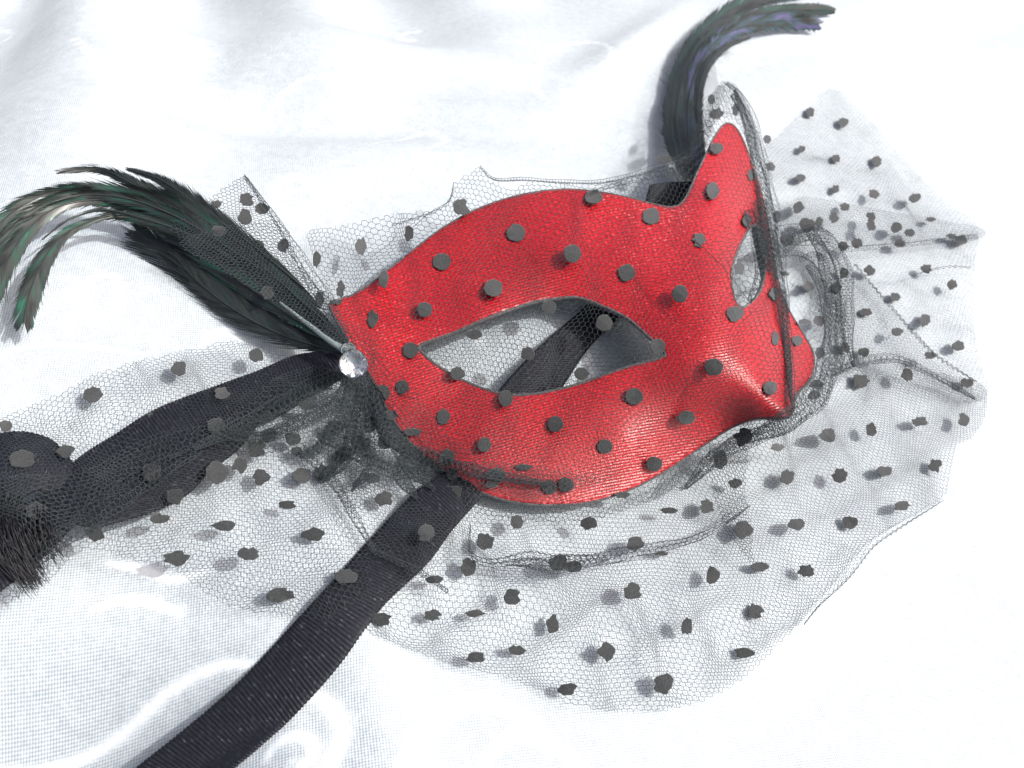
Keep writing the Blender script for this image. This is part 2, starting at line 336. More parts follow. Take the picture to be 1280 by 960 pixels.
def Zv(u, v):
    u = np.asarray(u, float); v = np.asarray(v, float)
    w = 1.5 * .0007 * np.sin(u / 19 + 2 * np.sin(v / 41)) + .0006 * np.sin(v / 16 - u / 60) + .0005 * np.sin((u + v) / 31)
    z = Zv_raw(u, v) + w
    ins = inside(outp, u, v)
    z = np.where(ins, np.maximum(z, Zm(u, v) + .00045), z)
    return np.maximum(z, .0007)

# knitted hexagonal net, thread by thread
TH = .000080
net_parts = []
def threads(p0, p1, r=TH):
    t_ = p1 - p0; L = np.linalg.norm(t_, axis=1); ok = (L > 1e-5) & (L < .006); p0, p1, t_ = p0[ok], p1[ok], t_[ok] / L[ok, None]
    s = np.cross(t_, [0.3, 0.2, .9]); s /= np.linalg.norm(s, axis=1)[:, None] + 1e-9; q = np.cross(s, t_)
    vs = []
    for pp in (p0, p1):
        for k in range(3):
            a = k * 2.0944 + .5; vs.append(pp + r * (math.cos(a) * s + math.sin(a) * q))
    vs = np.stack(vs, 1); n = len(vs); b0 = np.arange(n)[:, None, None] * 6
    fq = np.array([[0, 1, 4, 3], [1, 2, 5, 4], [2, 0, 3, 5]])[None] + b0
    net_parts.append((vs.reshape(-1, 3), fq.reshape(-1, 4)))
def hexgrid(a0, a1, b0, b1, pitch):
    """nodes and edges of a honeycomb in fabric coordinates"""
    s = pitch / math.sqrt(3); ni = int((a1 - a0) / pitch) + 2; nj = int((b1 - b0) / (1.5 * s)) + 2
    J, I = np.meshgrid(np.arange(nj), np.arange(ni), indexing='ij')
    x = a0 + (I + .5 * (J % 2)) * pitch; y = b0 + J * 1.5 * s
    A = np.stack([x, y - s / 2], -1).reshape(-1, 2); B = np.stack([x, y + s / 2], -1).reshape(-1, 2)
    E = [(A, B)]
    Bq = B.reshape(nj, ni, 2)
    for dx in (-.5, .5):
        E.append((B, B + [dx * pitch, s / 2]))
    p = np.concatenate([e[0] for e in E]); q = np.concatenate([e[1] for e in E])
    return p, q
def warp(u, v, amp, seed):
    r = np.random.default_rng(seed); du = 0 * u; dv = 0 * u
    for k in range(8):
        th = r.uniform(0, 6.28); lam = r.uniform(38, 150); ph = r.uniform(0, 6.28); s = np.sin((u * math.cos(th) + v * math.sin(th)) * 6.28 / lam + ph) * lam / 110
        du = du + s * math.cos(th + .4); dv = dv + s * math.sin(th + .4)
    return u + amp * du, v + amp * dv
def layer(poly, plane_z, pitch, rot, zf, amp=3.0, seed=1, flat=False, closed_spline=True, skip=None, r=TH):
    poly = spline(poly, len(poly) * 6, True) if closed_spline else np.array(poly, float)
    (u0, v0), (u1, v1) = poly.min(0) - 15, poly.max(0) + 15
    if flat:      # cloth faces the viewer here (stretched over the mask front)
        cu, cv = (u0 + u1) / 2, (v0 + v1) / 2; R = math.hypot(u1 - u0, v1 - v0) / 2; pp = pitch * 4750
        a, b_ = hexgrid(-R, R, -R, R, pp); c_, s_ = math.cos(rot), math.sin(rot)
        f = lambda q: (cu + q[:, 0] * c_ - q[:, 1] * s_, cv + q[:, 0] * s_ + q[:, 1] * c_)
    else:
        cor = P([u0, u1, u1, u0], [v0, v0, v1, v1], plane_z); c0 = cor.mean(0); R = np.linalg.norm(cor - c0, axis=1).max()
        a, b_ = hexgrid(-R, R, -R, R, pitch); c_, s_ = math.cos(rot), math.sin(rot)
        f = lambda q: proj(np.stack([c0[0] + q[:, 0] * c_ - q[:, 1] * s_, c0[1] + q[:, 0] * s_ + q[:, 1] * c_, np.full(len(q), plane_z)], -1))
    ua, va = f(a); ub, vb = f(b_)
    k = (ua > u0 - 40) & (ua < u1 + 40) & (va > v0 - 40) & (va < v1 + 40); ua, va, ub, vb = ua[k], va[k], ub[k], vb[k]
    ua, va = warp(ua, va, amp, seed); ub, vb = warp(ub, vb, amp, seed)
    k = inside(poly, ua, va) & inside(poly, ub, vb)
    if skip is not None: k &= ~inside(skip, ua, va)
    ua, va, ub, vb = ua[k], va[k], ub[k], vb[k]
    threads(P(ua, va, zf(ua, va)), P(ub, vb, zf(ub, vb)), r)
def fold(path, w, comp=3.0, lift=.002, zf=None, r=TH, cells=None, hem=False):
    """a crease: the net doubled over along a line, seen nearly edge on, so its cells crowd together"""
    zf = zf or Zv; pts = spline(path, 90); w = np.interp(np.linspace(0, 1, 90), np.linspace(0, 1, len(w)), w) if isinstance(w, (list, tuple)) else np.full(90, float(w))
    d = np.gradient(pts, axis=0); seg = np.linalg.norm(d, axis=1); s = np.r_[0, np.cumsum((seg[1:] + seg[:-1]) / 2)]; nrm = np.stack([-d[:, 1], d[:, 0]], -1) / seg[:, None]
    half = w.max() / 2 * comp; p, q = hexgrid(0, s[-1], -half, half, 7.5)
    def mp(c):
        sc = np.clip(c[:, 0], 0, s[-1]); x = np.interp(sc, s, pts[:, 0]); y = np.interp(sc, s, pts[:, 1]); nx = np.interp(sc, s, nrm[:, 0]); ny = np.interp(sc, s, nrm[:, 1]); ww = np.interp(sc, s, w) / 2
        tt = np.clip(c[:, 1] / half, -1, 1); off = np.sin(tt * math.pi * .5 * (comp if comp < 2 else 1) ) if comp < 2 else np.sin(tt * math.pi * (.5 + .5 * round(comp - 1)) )
        off = off + .12 * np.sin(sc / 9 + tt * 5)
        z = zf(x + nx * ww * off, y + ny * ww * off) + lift * (1 - np.abs(tt)) + .0002
        return P(x + nx * ww * off, y + ny * ww * off, z)
    k = (np.abs(p[:, 1]) <= half) & (np.abs(q[:, 1]) <= half) & (p[:, 0] <= s[-1]) & (q[:, 0] <= s[-1]) & (p[:, 0] >= 0) & (q[:, 0] >= 0)
    threads(mp(p[k]), mp(q[k]), r)
    if w.max() > 15 and comp > 3:      # bunched threads along the bend lines
        for e in (-1, 1, .5):
            cc = np.stack([s, np.zeros(90)], -1); off = e * (1 if abs(e) == 1 else 1) + .06 * np.sin(s / 11 + 3 * e); x = pts[:, 0] + nrm[:, 0] * w / 2 * off; y = pts[:, 1] + nrm[:, 1] * w / 2 * off
            for jj in range(1):
                xx, yy = x + rng.normal(0, .5, 90), y + rng.normal(0, .5, 90); a_, b2 = tube(P(xx, yy, zf(xx, yy) + lift * .6 + .0003 * jj), np.interp(s / s[-1], [0, .15, .85, 1], [.1, 1, 1, .1]) * TH * .6, 4); net_parts.append((a_, b2))
def strand(path, r=TH * 1.3, lift=.0003, zf=None):
    zf = zf or Zv; pts = spline(path, 60); p = P(pts[:, 0], pts[:, 1], zf(pts[:, 0], pts[:, 1]) + lift); a, b_ = tube(p, r, 4); net_parts.append((a, b_))

# over the mask
L_MASK = [(384,292),(430,280),(480,268),(530,262),(560,252),(567,228),(585,216),(600,208),(618,222),(640,235),(662,224),(700,226),(760,226),(830,206),(858,192),(872,160),(885,125),(905,104),(925,115),(942,150),(955,200),(966,270),(978,340),(992,395),(1012,425),(1022,450),(1018,480),(1000,510),(990,530),(960,535),(925,550),(885,585),(850,610),(800,632),(740,650),(690,655),(640,650),(590,640),(540,610),(500,575),(470,530),(455,480),(440,440),(420,400),(400,350)]
layer(L_MASK, 0, .00134, .12, Zv, amp=2.6, seed=3, flat=True)
# skirt spread on the cloth, left and below
L_SKIRT = [(-60,540),(-20,528),(40,505),(75,490),(115,468),(165,452),(215,440),(255,432),(290,425),(320,430),(360,445),(420,450),(455,462),(475,500),(495,535),(525,570),(560,600),(600,622),(650,634),(700,638),(760,632),(810,612),(860,582),(910,548),(950,532),(985,530),(1010,500),(1030,450),(1050,440),(1100,445),(1160,462),(1228,480),(1232,520),(1215,548),(1195,560),(1190,600),(1172,630),(1130,652),(1090,680),(1060,722),(1020,758),(985,795),(940,840),(900,868),(850,886),(800,892),(755,889),(710,880),(665,860),(610,842),(565,832),(515,814),(460,792),(400,775),(340,770),(281,756),(244,733),(210,712),(160,700),(100,690),(50,735),(-60,760)]
layer(L_SKIRT, .006, .00116, .35, Zv, amp=4.2, seed=8, r=.00006)
# right sheet and its second thickness
L_TR = [(948,195),(975,165),(1005,135),(1040,110),(1080,140),(1110,175),(1150,220),(1190,258),(1225,285),(1218,340),(1217,400),(1226,450),(1232,500),(1160,500),(1100,480),(1050,470),(1020,430),(1000,400),(985,350),(970,290),(958,235)]
layer(L_TR, .006, .0016, .2, Zv, amp=4, seed=5, r=.000042)
L_TR2 = [(960,262),(985,252),(1010,245),(1080,258),(1150,270),(1225,284),(1222,300),(1150,303),(1090,308),(1050,312),(1010,330),(975,330)]
layer(L_TR2, .006, .00125, .75, lambda u, v: Zv(u, v) + .002, amp=3, seed=15, r=.000045)
L_R2 = [(1000,340),(1060,330),(1130,400),(1180,450),(1220,490),(1232,505),(1160,480),(1110,455),(1060,470),(1030,500),(960,545),(1020,500),(1045,440)]
layer(L_R2, .006, .00125, .62, lambda u, v: np.maximum(Zv(u, v) - .003, .0004), amp=3, seed=19, r=.00004)
L_PAN = [(885,560),(935,548),(932,600),(938,650),(944,705),(950,714),(925,690),(900,650),(888,605)]
layer(L_PAN, .006, .00125, 1.1, lambda u, v: Zv(u, v) + .0025, amp=2, seed=11)
L_BL = [(345,470),(420,455),(460,470),(480,520),(500,560),(450,640),(400,600),(330,570),(250,560),(150,610),(60,690),(-20,700),(-20,600),(90,590),(200,540),(290,520)]
layer(L_BL, .006, .0013, .9, lambda u, v: Zv(u, v) + .0015, amp=4, seed=12)
L_ML = [(470,500),(520,560),(580,575),(650,580),(720,590),(760,600),(700,618),(640,622),(580,602),(530,575),(490,540)]
L_MM = [(425,410),(450,405),(490,450),(520,490),(560,540),(600,575),(560,590),(520,565),(480,515),(455,465)]
layer(L_MM, 0, .0013, .8, lambda u, v: Zv(u, v) + .0009, amp=3, seed=33, flat=True, r=.00006)
layer(L_ML, 0, .0014, .5, lambda u, v: Zv(u, v) + .0015, amp=3, seed=13, flat=True)
# net wrapped about the feathers
Zf1 = rbf([(305,218),(215,280),(330,370),(430,430),(400,370),(300,300)], np.array([14, 13, 12, 16, 13, 14]) / 1000.)
L_F1 = [(305,220),(320,238),(345,275),(372,325),(400,360),(425,390),(438,430),(420,428),(380,405),(330,372),(270,335),(225,300),(212,282),(235,262),(260,247)]
layer(L_F1, .01, .0013, .1, Zf1, amp=2.5, seed=21); layer(L_F1[2:12], .01, .0013, .55, lambda u, v: Zf1(u, v) + .0015, amp=2.5, seed=22)
Zf2 = rbf([(830,60),(900,50),(840,190),(900,200),(860,120)], np.array([10, 12, 17, 24, 13]) / 1000.)
L_F2 = [(832,78),(843,62),(858,52),(868,40),(880,36),(888,50),(893,75),(897,95),(900,125),(893,160),(880,190),(868,215),(852,232),(840,215),(836,190),(838,165),(830,140),(832,115),(827,98)]
layer(L_F2, .012, .0012, .3, Zf2, amp=2.5, seed=23, r=.00005); layer(L_F2[9:], .012, .0012, .9, lambda u, v: Zf2(u, v) + .002, amp=2.5, seed=24, r=.00005)
fold([(935,262),(948,300),(950,345),(935,380)], [10, 18, 14, 4], 4, .001)
L_TIP = [(880,130),(905,102),(925,112),(942,150),(950,190),(938,190),(925,160),(908,146),(890,160),(872,190),(862,180)]
layer(L_TIP, .03, .0015, .8, lambda u, v: Zv(u, v) + .002, amp=2, seed=25)

fold([(908,104),(928,122),(942,155),(952,205),(962,260),(970,310),(978,355),(986,395)], [3, 8, 14, 22, 24, 16, 3], 3, .001, r=.00006)
fold([(915,118),(935,150),(948,200),(957,255),(965,305),(974,350)], [5, 12, 16, 18, 16, 10], 5, .001)
SB = [(918,112),(928,138),(936,162),(944,195),(952,232),(960,272),(966,315),(973,350),(980,400),(985,440),(987,470),(990,505)]
for cmp_, li in ((3.99, .0004), (3.99, .0008)):
    fold([(x + random.uniform(-1, 1), y) for x, y in SB], [3, 7, 10, 12, 14, 18, 18, 15, 10, 7, 6, 1], cmp_, li, r=.00006)
fold([(950,250),(958,300),(966,340)], [16, 20, 12], 5, .002)
fold([(978,360),(984,410),(988,460),(992,515)], [8, 9, 10, 3], 4, .0015)
for q_ in (0,):
    fold([(978,312),(1000,296),(1025,294),(1044,314),(1056,345),(1059,390),(1061,430),(1068,460)], [12, 18, 16, 22, 20, 18, 12, 1], 3, .005, r=.0001)
fold([(1000,325),(1022,318),(1036,345),(1048,385),(1056,430)], [6, 8, 8, 8, 4], 3, .006)
fold([(975,318),(1000,318),(1018,328)], [10, 8, 4], 3, .004)
fold([(1010,285),(1030,320),(1042,380),(1040,440),(1022,490),(985,525),(930,552)], [10, 18, 24, 30, 34, 30, 6], 3, .005, r=.000085)
fold([(1012,330),(1035,380),(1037,450),(1020,500),(970,535),(920,555),(885,580),(855,612)], [10, 18, 18, 22, 22, 22, 18, 4], 3, .003)
fold([(1042,468),(1075,452),(1120,448),(1165,468),(1222,500)], [6, 12, 12, 8, 3], 3, .003)
fold([(1068,330),(1115,385),(1165,440),(1222,478)], [4, 6, 6, 3], 3, .002)
fold([(1140,345),(1180,334),(1216,335)], [3, 4, 3], 3, .002)
fold([(1050,312),(1130,306),(1222,295)], [8, 6, 5], 3, .002)
fold([(965,300),(1000,292),(1040,300)], [26, 30, 14], 2, .005)
fold([(588,655),(588,690),(612,704),(660,698),(720,703),(790,690),(860,676),(905,655),(940,630)], [.5, 5, 11, 18, 20, 17, 10, 5, .5], 3, .003, r=.00006)
fold([(640,703),(700,705),(760,697)], [6, 24, 6], 2, .003)
fold([(850,612),(868,600),(888,578),(900,560)], [3, 8, 14, 24], 2, .004)
fold([(377,562),(415,600),(440,640),(468,690)], [14, 12, 12, 6], 3, .003)
fold([(468,690),(520,712),(560,740)], [5, 8, 4], 3, .003)
for a in ([(442,470),(420,500),(380,525),(330,545),(280,545)], [(445,475),(425,520),(400,560),(372,570)], [(452,480),(446,530),(430,575),(400,600)], [(460,485),(478,530),(500,560),(520,590),(540,610)],
          [(440,462),(400,478),(360,500),(300,530),(240,560)], [(465,490),(490,545),(540,575),(610,592),(690,606)], [(455,480),(465,540),(470,580),(440,610)], [(520,560),(500,590),(520,620)], [(400,545),(440,560),(490,590),(545,590)]):
    fold(a, [10, 20, 22, 14, 5], 3, .002)
    fold([(x + random.uniform(-8, 8), y + random.uniform(-8, 8)) for x, y in a], [6, 12, 14, 8, 3], 3, .003)
fold([(250,560),(180,600),(110,650),(40,700)], [10, 30, 30, 20], 2, .003)
fold([(1005,780),(1025,755),(1060,722),(1092,682),(1132,655),(1180,625)], [.3, 3, 6, 7, 5, .3], 3, .001, r=.00005)
strand([(1005,781),(1025,757),(1060,724),(1092,684),(1132,655),(1160,638)], r=.00007)
fold([(490,282),(545,264),(562,250),(567,230)], [3, 4, 4, 2], 3, .001)
fold([(600,208),(618,224),(655,224),(700,227),(760,226),(830,206),(870,188)], [2, 4, 5, 5, 6, 8, 10], 3, .001)
fold([(740,240),(790,225),(850,212)], [3, 8, 12], 2, .002)
fold([(305,220),(345,275),(385,340),(418,395)], [3, 8, 18, 22], 2, .002, Zf1)
fold([(905,102),(895,130),(880,170)], [6, 12, 12], 2, .002)
strand([(305,218),(335,262),(375,328),(405,375),(430,420)], zf=Zf1); strand([(432,410),(470,480),(520,545),(600,600)]); strand([(868,300),(905,335),(935,375)]); strand([(1038,470),(1075,455),(1125,450),(1180,478),(1220,500)])
strand([(567,228),(562,250),(540,264),(515,285)])
nv, nf = merge(net_parts)
veil = mesh('veil', nv, nf, m_net, root, smooth=False)
veil['label'] = 'black dotted net veil draped over the mask and spread on the cloth'
print('net tris', len(nf) * 2)

# ------------------------------------------------------------------ flocked dots: u, v, width, height in photo pixels
DOTS = '''270 255 14 10;308 249 18 17;328 261 19 15;306 271 16 20;354 307 15 19;273 289 17 14;322 307 19 16;351 345 19 19;334 366 17 17;367 356 19 19;400 373 12 19;
396 324 10 19;451 309 14 20;426 361 11 21;420 377 15 7;466 399 14 21;480 349 13 22;224 460 19 18;116 493 22 21;7 532 15 15;320 444 17 16;277 492 19 16;192 525 21 19;270 531 22 19;384 507 23 10;332 522 19 17;
82 564 22 17;28 574 34 22;45 639 26 21;336 544 19 19;366 549 19 17;371 564 15 12;420 534 28 19;463 529 19 22;321 561 22 22;300 581 19 19;272 591 28 26;327 596 22 21;377 594 24 19;407 591 28 22;426 570 22 19;190 590 26 22;219 621 20 22;
199 648 23 13;281 657 28 13;359 631 24 12;392 668 29 17;311 692 26 17;221 698 32 18;351 743 33 19;118 666 22 22;465 598 22 13;431 720 28 18;476 774 25 18;480 623 22 21;
576 259 21 21;645 291 23 23;552 327 22 22;715 317 22 23;742 246 23 18;814 270 22 22;783 341 22 22;617 360 23 23;531 387 19 20;850 367 21 22;513 438 20 19;593 418 19 13;686 384 19 18;660 442 17 17;572 467 19 17;755 404 22 22;727 467 19 16;
632 498 19 21;822 433 21 19;793 496 23 22;503 484 17 18;554 521 17 19;694 530 21 21;605 556 17 19;756 558 21 18;511 291 12 19;
478 491 19 22;489 519 17 13;516 540 22 10;559 571 19 19;565 593 17 15;566 616 23 22;621 594 22 20;654 584 22 8;614 606 15 9;686 609 19 19;707 606 20 19;818 580 21 19;858 522 23 18;892 459 23 23;646 652 16 18;736 654 20 16;606 677 22 23;586 709 19 22;
698 703 22 20;716 708 24 15;794 679 20 19;778 619 19 9;836 638 21 8;884 634 18 18;900 575 18 28;929 661 24 21;640 745 19 21;790 739 22 21;891 719 17 21;543 724 22 10;541 769 23 15;593 767 23 10;451 555 24 20;481 551 17 20;532 666 19 22;
691 781 18 23;758 815 22 24;646 813 21 13;594 822 24 14;709 861 23 16;829 855 24 25;859 783 14 22;826 692 19 6;984 596 19 19;1050 594 20 19;1106 589 20 12;1169 582 16 17;1128 632 20 12;996 655 20 15;1063 653 19 16;1008 714 21 15;944 764 20 19;931 816 24 13;
919 604 19 13;950 709 22 12;1012 140 11 12;1054 153 13 13;959 174 10 11;1002 186 10 10;1045 198 11 10;1096 202 12 13;963 208 11 11;1001 222 13 9;1044 236 11 10;1092 242 13 11;1144 247 15 12;998 259 14 15;1056 259 13 10;1042 272 12 13;
1024 277 10 13;1089 271 12 12;1089 282 12 12;1120 284 14 13;1137 291 13 10;1125 304 13 11;1163 274 14 6;1189 295 14 6;1202 300 15 13;1071 304 13 13;1054 307 13 12;1009 281 18 18;983 300 18 15;1087 338 14 13;1158 336 14 11;1190 356 12 13;1011 358 13 12;981 342 11 6;
971 270 9 15;889 124 9 13;919 137 9 16;896 142 19 13;896 185 18 14;830 199 20 11;891 238 16 22;939 219 10 15;874 300 15 19;934 275 11 19;924 335 13 15;861 201 18 14;919 392 22 20;963 485 18 18;969 423 9 18;968 367 12 16;997 426 13 13;1005 402 15 7;
1024 401 14 14;1046 359 12 16;1055 341 11 15;1025 441 12 16;1021 481 18 12;1018 494 15 12;1056 434 11 13;929 546 22 22;972 559 19 10;1119 371 13 11;1082 390 16 11;1121 415 14 11;1157 400 15 14;1198 432 16 14;1163 444 16 10;1080 440 16 11;1076 476 20 17;1134 468 15 16;
1209 479 17 12;1035 544 20 18;1089 537 14 17;1150 527 19 12;1205 525 14 17'''
for s in DOTS.replace('\n', '').split(';'):
    u, v, w, h_ = map(float, s.split())
    n = 16; a = np.arange(n) * 2 * math.pi / n; jag = 1 + rng.normal(0, .12, n); on_mask = bool(inside(outp, np.array(u), np.array(v))) and (w > 15)
    if on_mask: jag = 1 + rng.normal(0, .045, n)
    du, dv = np.cos(a) * w / 2 * jag, np.sin(a) * h_ / 2 * jag
    zf = Zf1 if (u < 410 and v < 378 and u + v < 780) else (Zf2 if (u < 875 and v < 215 and u > 820) else Zv)
    th = .00008
    zr = zf(u + du, v + dv)
    bot = P(u + du, v + dv, zr - .00006); topr = P(u + du * .93, v + dv * .93, zf(u + du * .93, v + dv * .93) + th)
    ctr = P(u, v, zf(np.array(u), np.array(v)) + th + .00003)[None]
    VV = np.concatenate([bot, topr, ctr])
    fcs = [(i, (i + 1) % n, n + (i + 1) % n, n + i) for i in range(n)] + [(n + i, n + (i + 1) % n, 2 * n) for i in range(n)]
    mesh('dot', VV, fcs, m_dot, veil, smooth=False)

# ------------------------------------------------------------------ ribbons
def ribbon(name, L, Rr, zs, rib=.00088, parent=root, label=None, slots=14, ribh=.00015, bow=.0006, thick=.0006, lay=0):
    n = 60; Ls = spline(L, n); Rs = spline(Rr, n); z = np.interp(np.linspace(0, 1, n), np.linspace(0, 1, len(zs)), zs) / 1000
    g0 = P((Ls[:, 0] + Rs[:, 0]) / 2, (Ls[:, 1] + Rs[:, 1]) / 2, z)
    if lay:
        low = np.arange(n) > n * .5
        for _ in range(4):
            zc = cloth_z(g0[:, 0], g0[:, 1]) + lay; z = np.where(low, zc, np.maximum(z, zc)); z = np.convolve(np.pad(z, 2, 'edge'), np.ones(5) / 5, 'valid')
            g0 = P((Ls[:, 0] + Rs[:, 0]) / 2, (Ls[:, 1] + Rs[:, 1]) / 2, z)
    c = P((Ls[:, 0] + Rs[:, 0]) / 2, (Ls[:, 1] + Rs[:, 1]) / 2, z); s = np.r_[0, np.cumsum(np.linalg.norm(np.diff(c, axis=0), axis=1))]
    m_ = int(s[-1] / rib) * 5; sc = np.linspace(0, s[-1], m_); f = lambda a: np.interp(sc, s, a)
    pl = P(f(Ls[:, 0]), f(Ls[:, 1]), f(z)); pr = P(f(Rs[:, 0]), f(Rs[:, 1]), f(z)); W_ = slots
    rows = []
    for k in range(W_ + 1):
        tt = k / W_; q = pl * (1 - tt) + pr * tt; edge = min(tt, 1 - tt) * W_
        q[:, 2] += bow * math.sin(math.pi * tt) + ribh * np.sin(sc / rib * 2 * math.pi + .12 * np.sin(tt * 9)) * min(1, .35 + edge * .5)
        if k in (0, W_): 
            dr = (pl - pr); dr /= np.linalg.norm(dr, axis=1)[:, None]; q += dr * (1 if k == 0 else -1) * (.00012 * np.sin(sc / rib * 2 * math.pi))[:, None]
        if lay: q[:, 2] = np.maximum(q[:, 2], cloth_z(q[:, 0], q[:, 1]) + .0006)
        rows.append(q)
    V = np.array(rows).transpose(1, 0, 2).reshape(-1, 3); k = W_ + 1
    I, J = np.meshgrid(np.arange(m_ - 1), np.arange(W_), indexing='ij'); fc = np.stack([I * k + J, I * k + J + 1, (I + 1) * k + J + 1, (I + 1) * k + J], -1).reshape(-1, 4)
    uv = np.stack([np.tile(np.linspace(0, .012, k), m_), np.repeat(sc, k), 0 * V[:, 0]], -1)
    o = mesh(name, V, fc, m_rib, parent, uv=uv)
    md = o.modifiers.new('thickness', 'SOLIDIFY'); md.thickness = thick; md.offset = 0
    if label: o['label'] = label
    return o
ribbon('ribbon', [(812,232),(790,300),(736,378),(676,432),(626,485),(585,545),(552,592),(515,619),(465,672),(412,731),(367,780),(330,821),(285,866),(232,911),(170,960),(110,1008)],
       [(866,228),(840,310),(785,388),(738,432),(701,487),(650,560),(601,622),(564,664),(534,705),(476,761),(424,832),(378,884),(337,925),(293,966),(245,1006),(190,1050)],
       [22,14,6,4,3,2.5,2,2,1.5,1,.5,0,-1,-1,-2,-3], lay=.0014, label='long flat black grosgrain ribbon running under the mask to the lower left')
ribbon('ribbon', [(432,430),(395,440),(365,446),(320,465),(265,485),(195,512),(142,545),(100,572),(60,610),(10,650),(-40,680)],
       [(455,462),(420,478),(385,498),(345,522),(295,540),(235,566),(175,590),(125,620),(95,655),(50,700),(0,740)],
       [9,6,4,3.2,3,3,3.2,3.2,3,3,3], label='short black ribbon from the jewel to the left edge')
ribbon('ribbon', [(330,520),(300,560),(262,590),(235,618),(190,640),(120,660)], [(240,520),(205,545),(165,575),(110,610),(70,630),(20,650)], [2,2,1.8,1.6,1.5,1.5], label='folded back length of the short ribbon')
ribbon('ribbon_loop', [(-60,570),(-20,548),(20,540),(55,546),(78,562),(95,590),(90,620)], [(-60,760),(-30,690),(0,650),(25,625),(45,615),(55,620),(50,640)], [3.5,4.5,5,4.5,4,3,1.5], bow=.001, ribh=.00003)
# frayed ribbon end
parts = []
for k in range(900):
    if k < 330: s0 = (random.uniform(-35, 32), random.uniform(610, 660)); e0 = (random.gauss(42, 7) + s0[0] * .2, random.gauss(722, 11))
    elif k < 480: s0 = (random.uniform(10, 60), random.uniform(625, 655)); e0 = (s0[0] * .8 + random.gauss(28, 7), random.gauss(688, 14))
    else: s0 = (random.uniform(-40, 20), random.uniform(640, 680)); e0 = (random.gauss(8, 14), random.gauss(695, 8))
    mx = ((s0[0] + e0[0]) / 2 + random.gauss(-12 if k < 330 else -4, 4), (s0[1] + e0[1]) / 2); pp = spline([s0, mx, e0], 8)
    z = np.interp(np.linspace(0, 1, 8), [0, .5, 1], [random.uniform(3, 7), random.uniform(3, 9), random.uniform(.8, 4)]) / 1000
    parts.append(tube(P(pp[:, 0], pp[:, 1], z), np.linspace(.00022, .00004, 8), 3))
fv, ffa = merge(parts); fr = mesh('frayed_end', fv, ffa, m_fray, root); fr['label'] = 'frayed black ribbon end at the left edge'; fr['kind'] = 'stuff'

# ------------------------------------------------------------------ feathers
def feather(path, w, z, material, parent, barbs=110, name='feather', rag=.12, quill=.00035, split=.35, side=(1, 1)):
    barbs = int(barbs * 1.25)
    N = 80; pts = spline(path, N); zz = np.interp(np.linspace(0, 1, N), np.linspace(0, 1, len(z)), z) / 1000
    ww = np.interp(np.linspace(0, 1, N), np.linspace(0, 1, len(w)), w)
    c = P(pts[:, 0], pts[:, 1], zz); tg = np.gradient(c, axis=0); tg /= np.linalg.norm(tg, axis=1)[:, None]
    view = npC - c; view /= np.linalg.norm(view, axis=1)[:, None]; sd_ = np.cross(tg, view); sd_ /= np.linalg.norm(sd_, axis=1)[:, None]; nm = np.cross(sd_, tg)
    Vs, Fs, UV, o = [], [], [], 0; length = np.linalg.norm(np.diff(c, axis=0), axis=1).sum(); fid = random.random() * 50
    for sg, sm in ((-1, side[0]), (1, side[1])):
        gapn = 0
        for k in range(barbs):
            if gapn > 0: gapn -= 1; continue
            if random.random() < split * .06: gapn = random.randint(1, 2)
            f = (k + random.uniform(-.3, .3)) / barbs * .96; i = f * (N - 1); i0 = max(0, min(int(i), N - 2)); fr_ = i - i0
            L = lambda A: A[i0] * (1 - fr_) + A[i0 + 1] * fr_
            stray = random.random() < .06
            C, T, S, Nn = L(c), L(tg), L(sd_), L(nm); wd = (1.35 if stray else 1) * L(ww) * .5 / 4500 * sm * (1 + random.gauss(0, rag)); ln = wd * 2.6 + .004
            lay = random.uniform(-.00012, .00012)
            bw = length / barbs * 2.6; bl = []
            for j, s in enumerate((0, .35, .7, 1)):
                fwd = ln * (s * 1.1 - .12 * s * s); # forward sweep follows the curved shaft
                iw = i + fwd / length * (N - 1); ii = min(N - 1.001, iw); exc = (iw - ii) * length / (N - 1); j0 = int(ii); q = ii - j0; j1 = min(j0 + 1, N - 1); Cc = c[j0] * (1 - q) + c[j1] * q; Sc = sd_[j0]; Nc = nm[j0]
                out = wd * (s ** .85)
                p = Cc + tg[j0] * exc + Sc * sg * out * (1 - min(.8, exc / (ln + 1e-6))) - Nc * (.18 * out * s) + Nc * lay
                hw = bw * ((1, .7, .3, .06) if stray else (1, 1, .7, .1))[j] * .62
                bl += [p - T * hw, p + T * hw]
            Vs += bl; Fs += [(o, o + 1, o + 3, o + 2), (o + 2, o + 3, o + 5, o + 4), (o + 4, o + 5, o + 7, o + 6)]; o += 8
            UV += [(fid + f, sg * s, 0) for s in (0, 0, .35, .35, .7, .7, 1, 1)]
    uvv = np.array(UV); uvv[:, 1] = uvv[:, 1] * .06 + np.repeat(np.random.default_rng(int(fid * 100)).normal(0, .0015, len(uvv) // 8), 8)
    ob = mesh(name, np.array(Vs), np.array(Fs), material, parent, uv=uvv)
    a, b_ = tube(c + nm * .0003, np.linspace(quill, .00008, N), 5); mesh('quill', a, b_, m_quill if quill > .0005 else m_feather_dk, ob)
    return ob
G, K, I_, V_ = m_feather, m_feather_dk, m_feather_gr, m_feather_vi
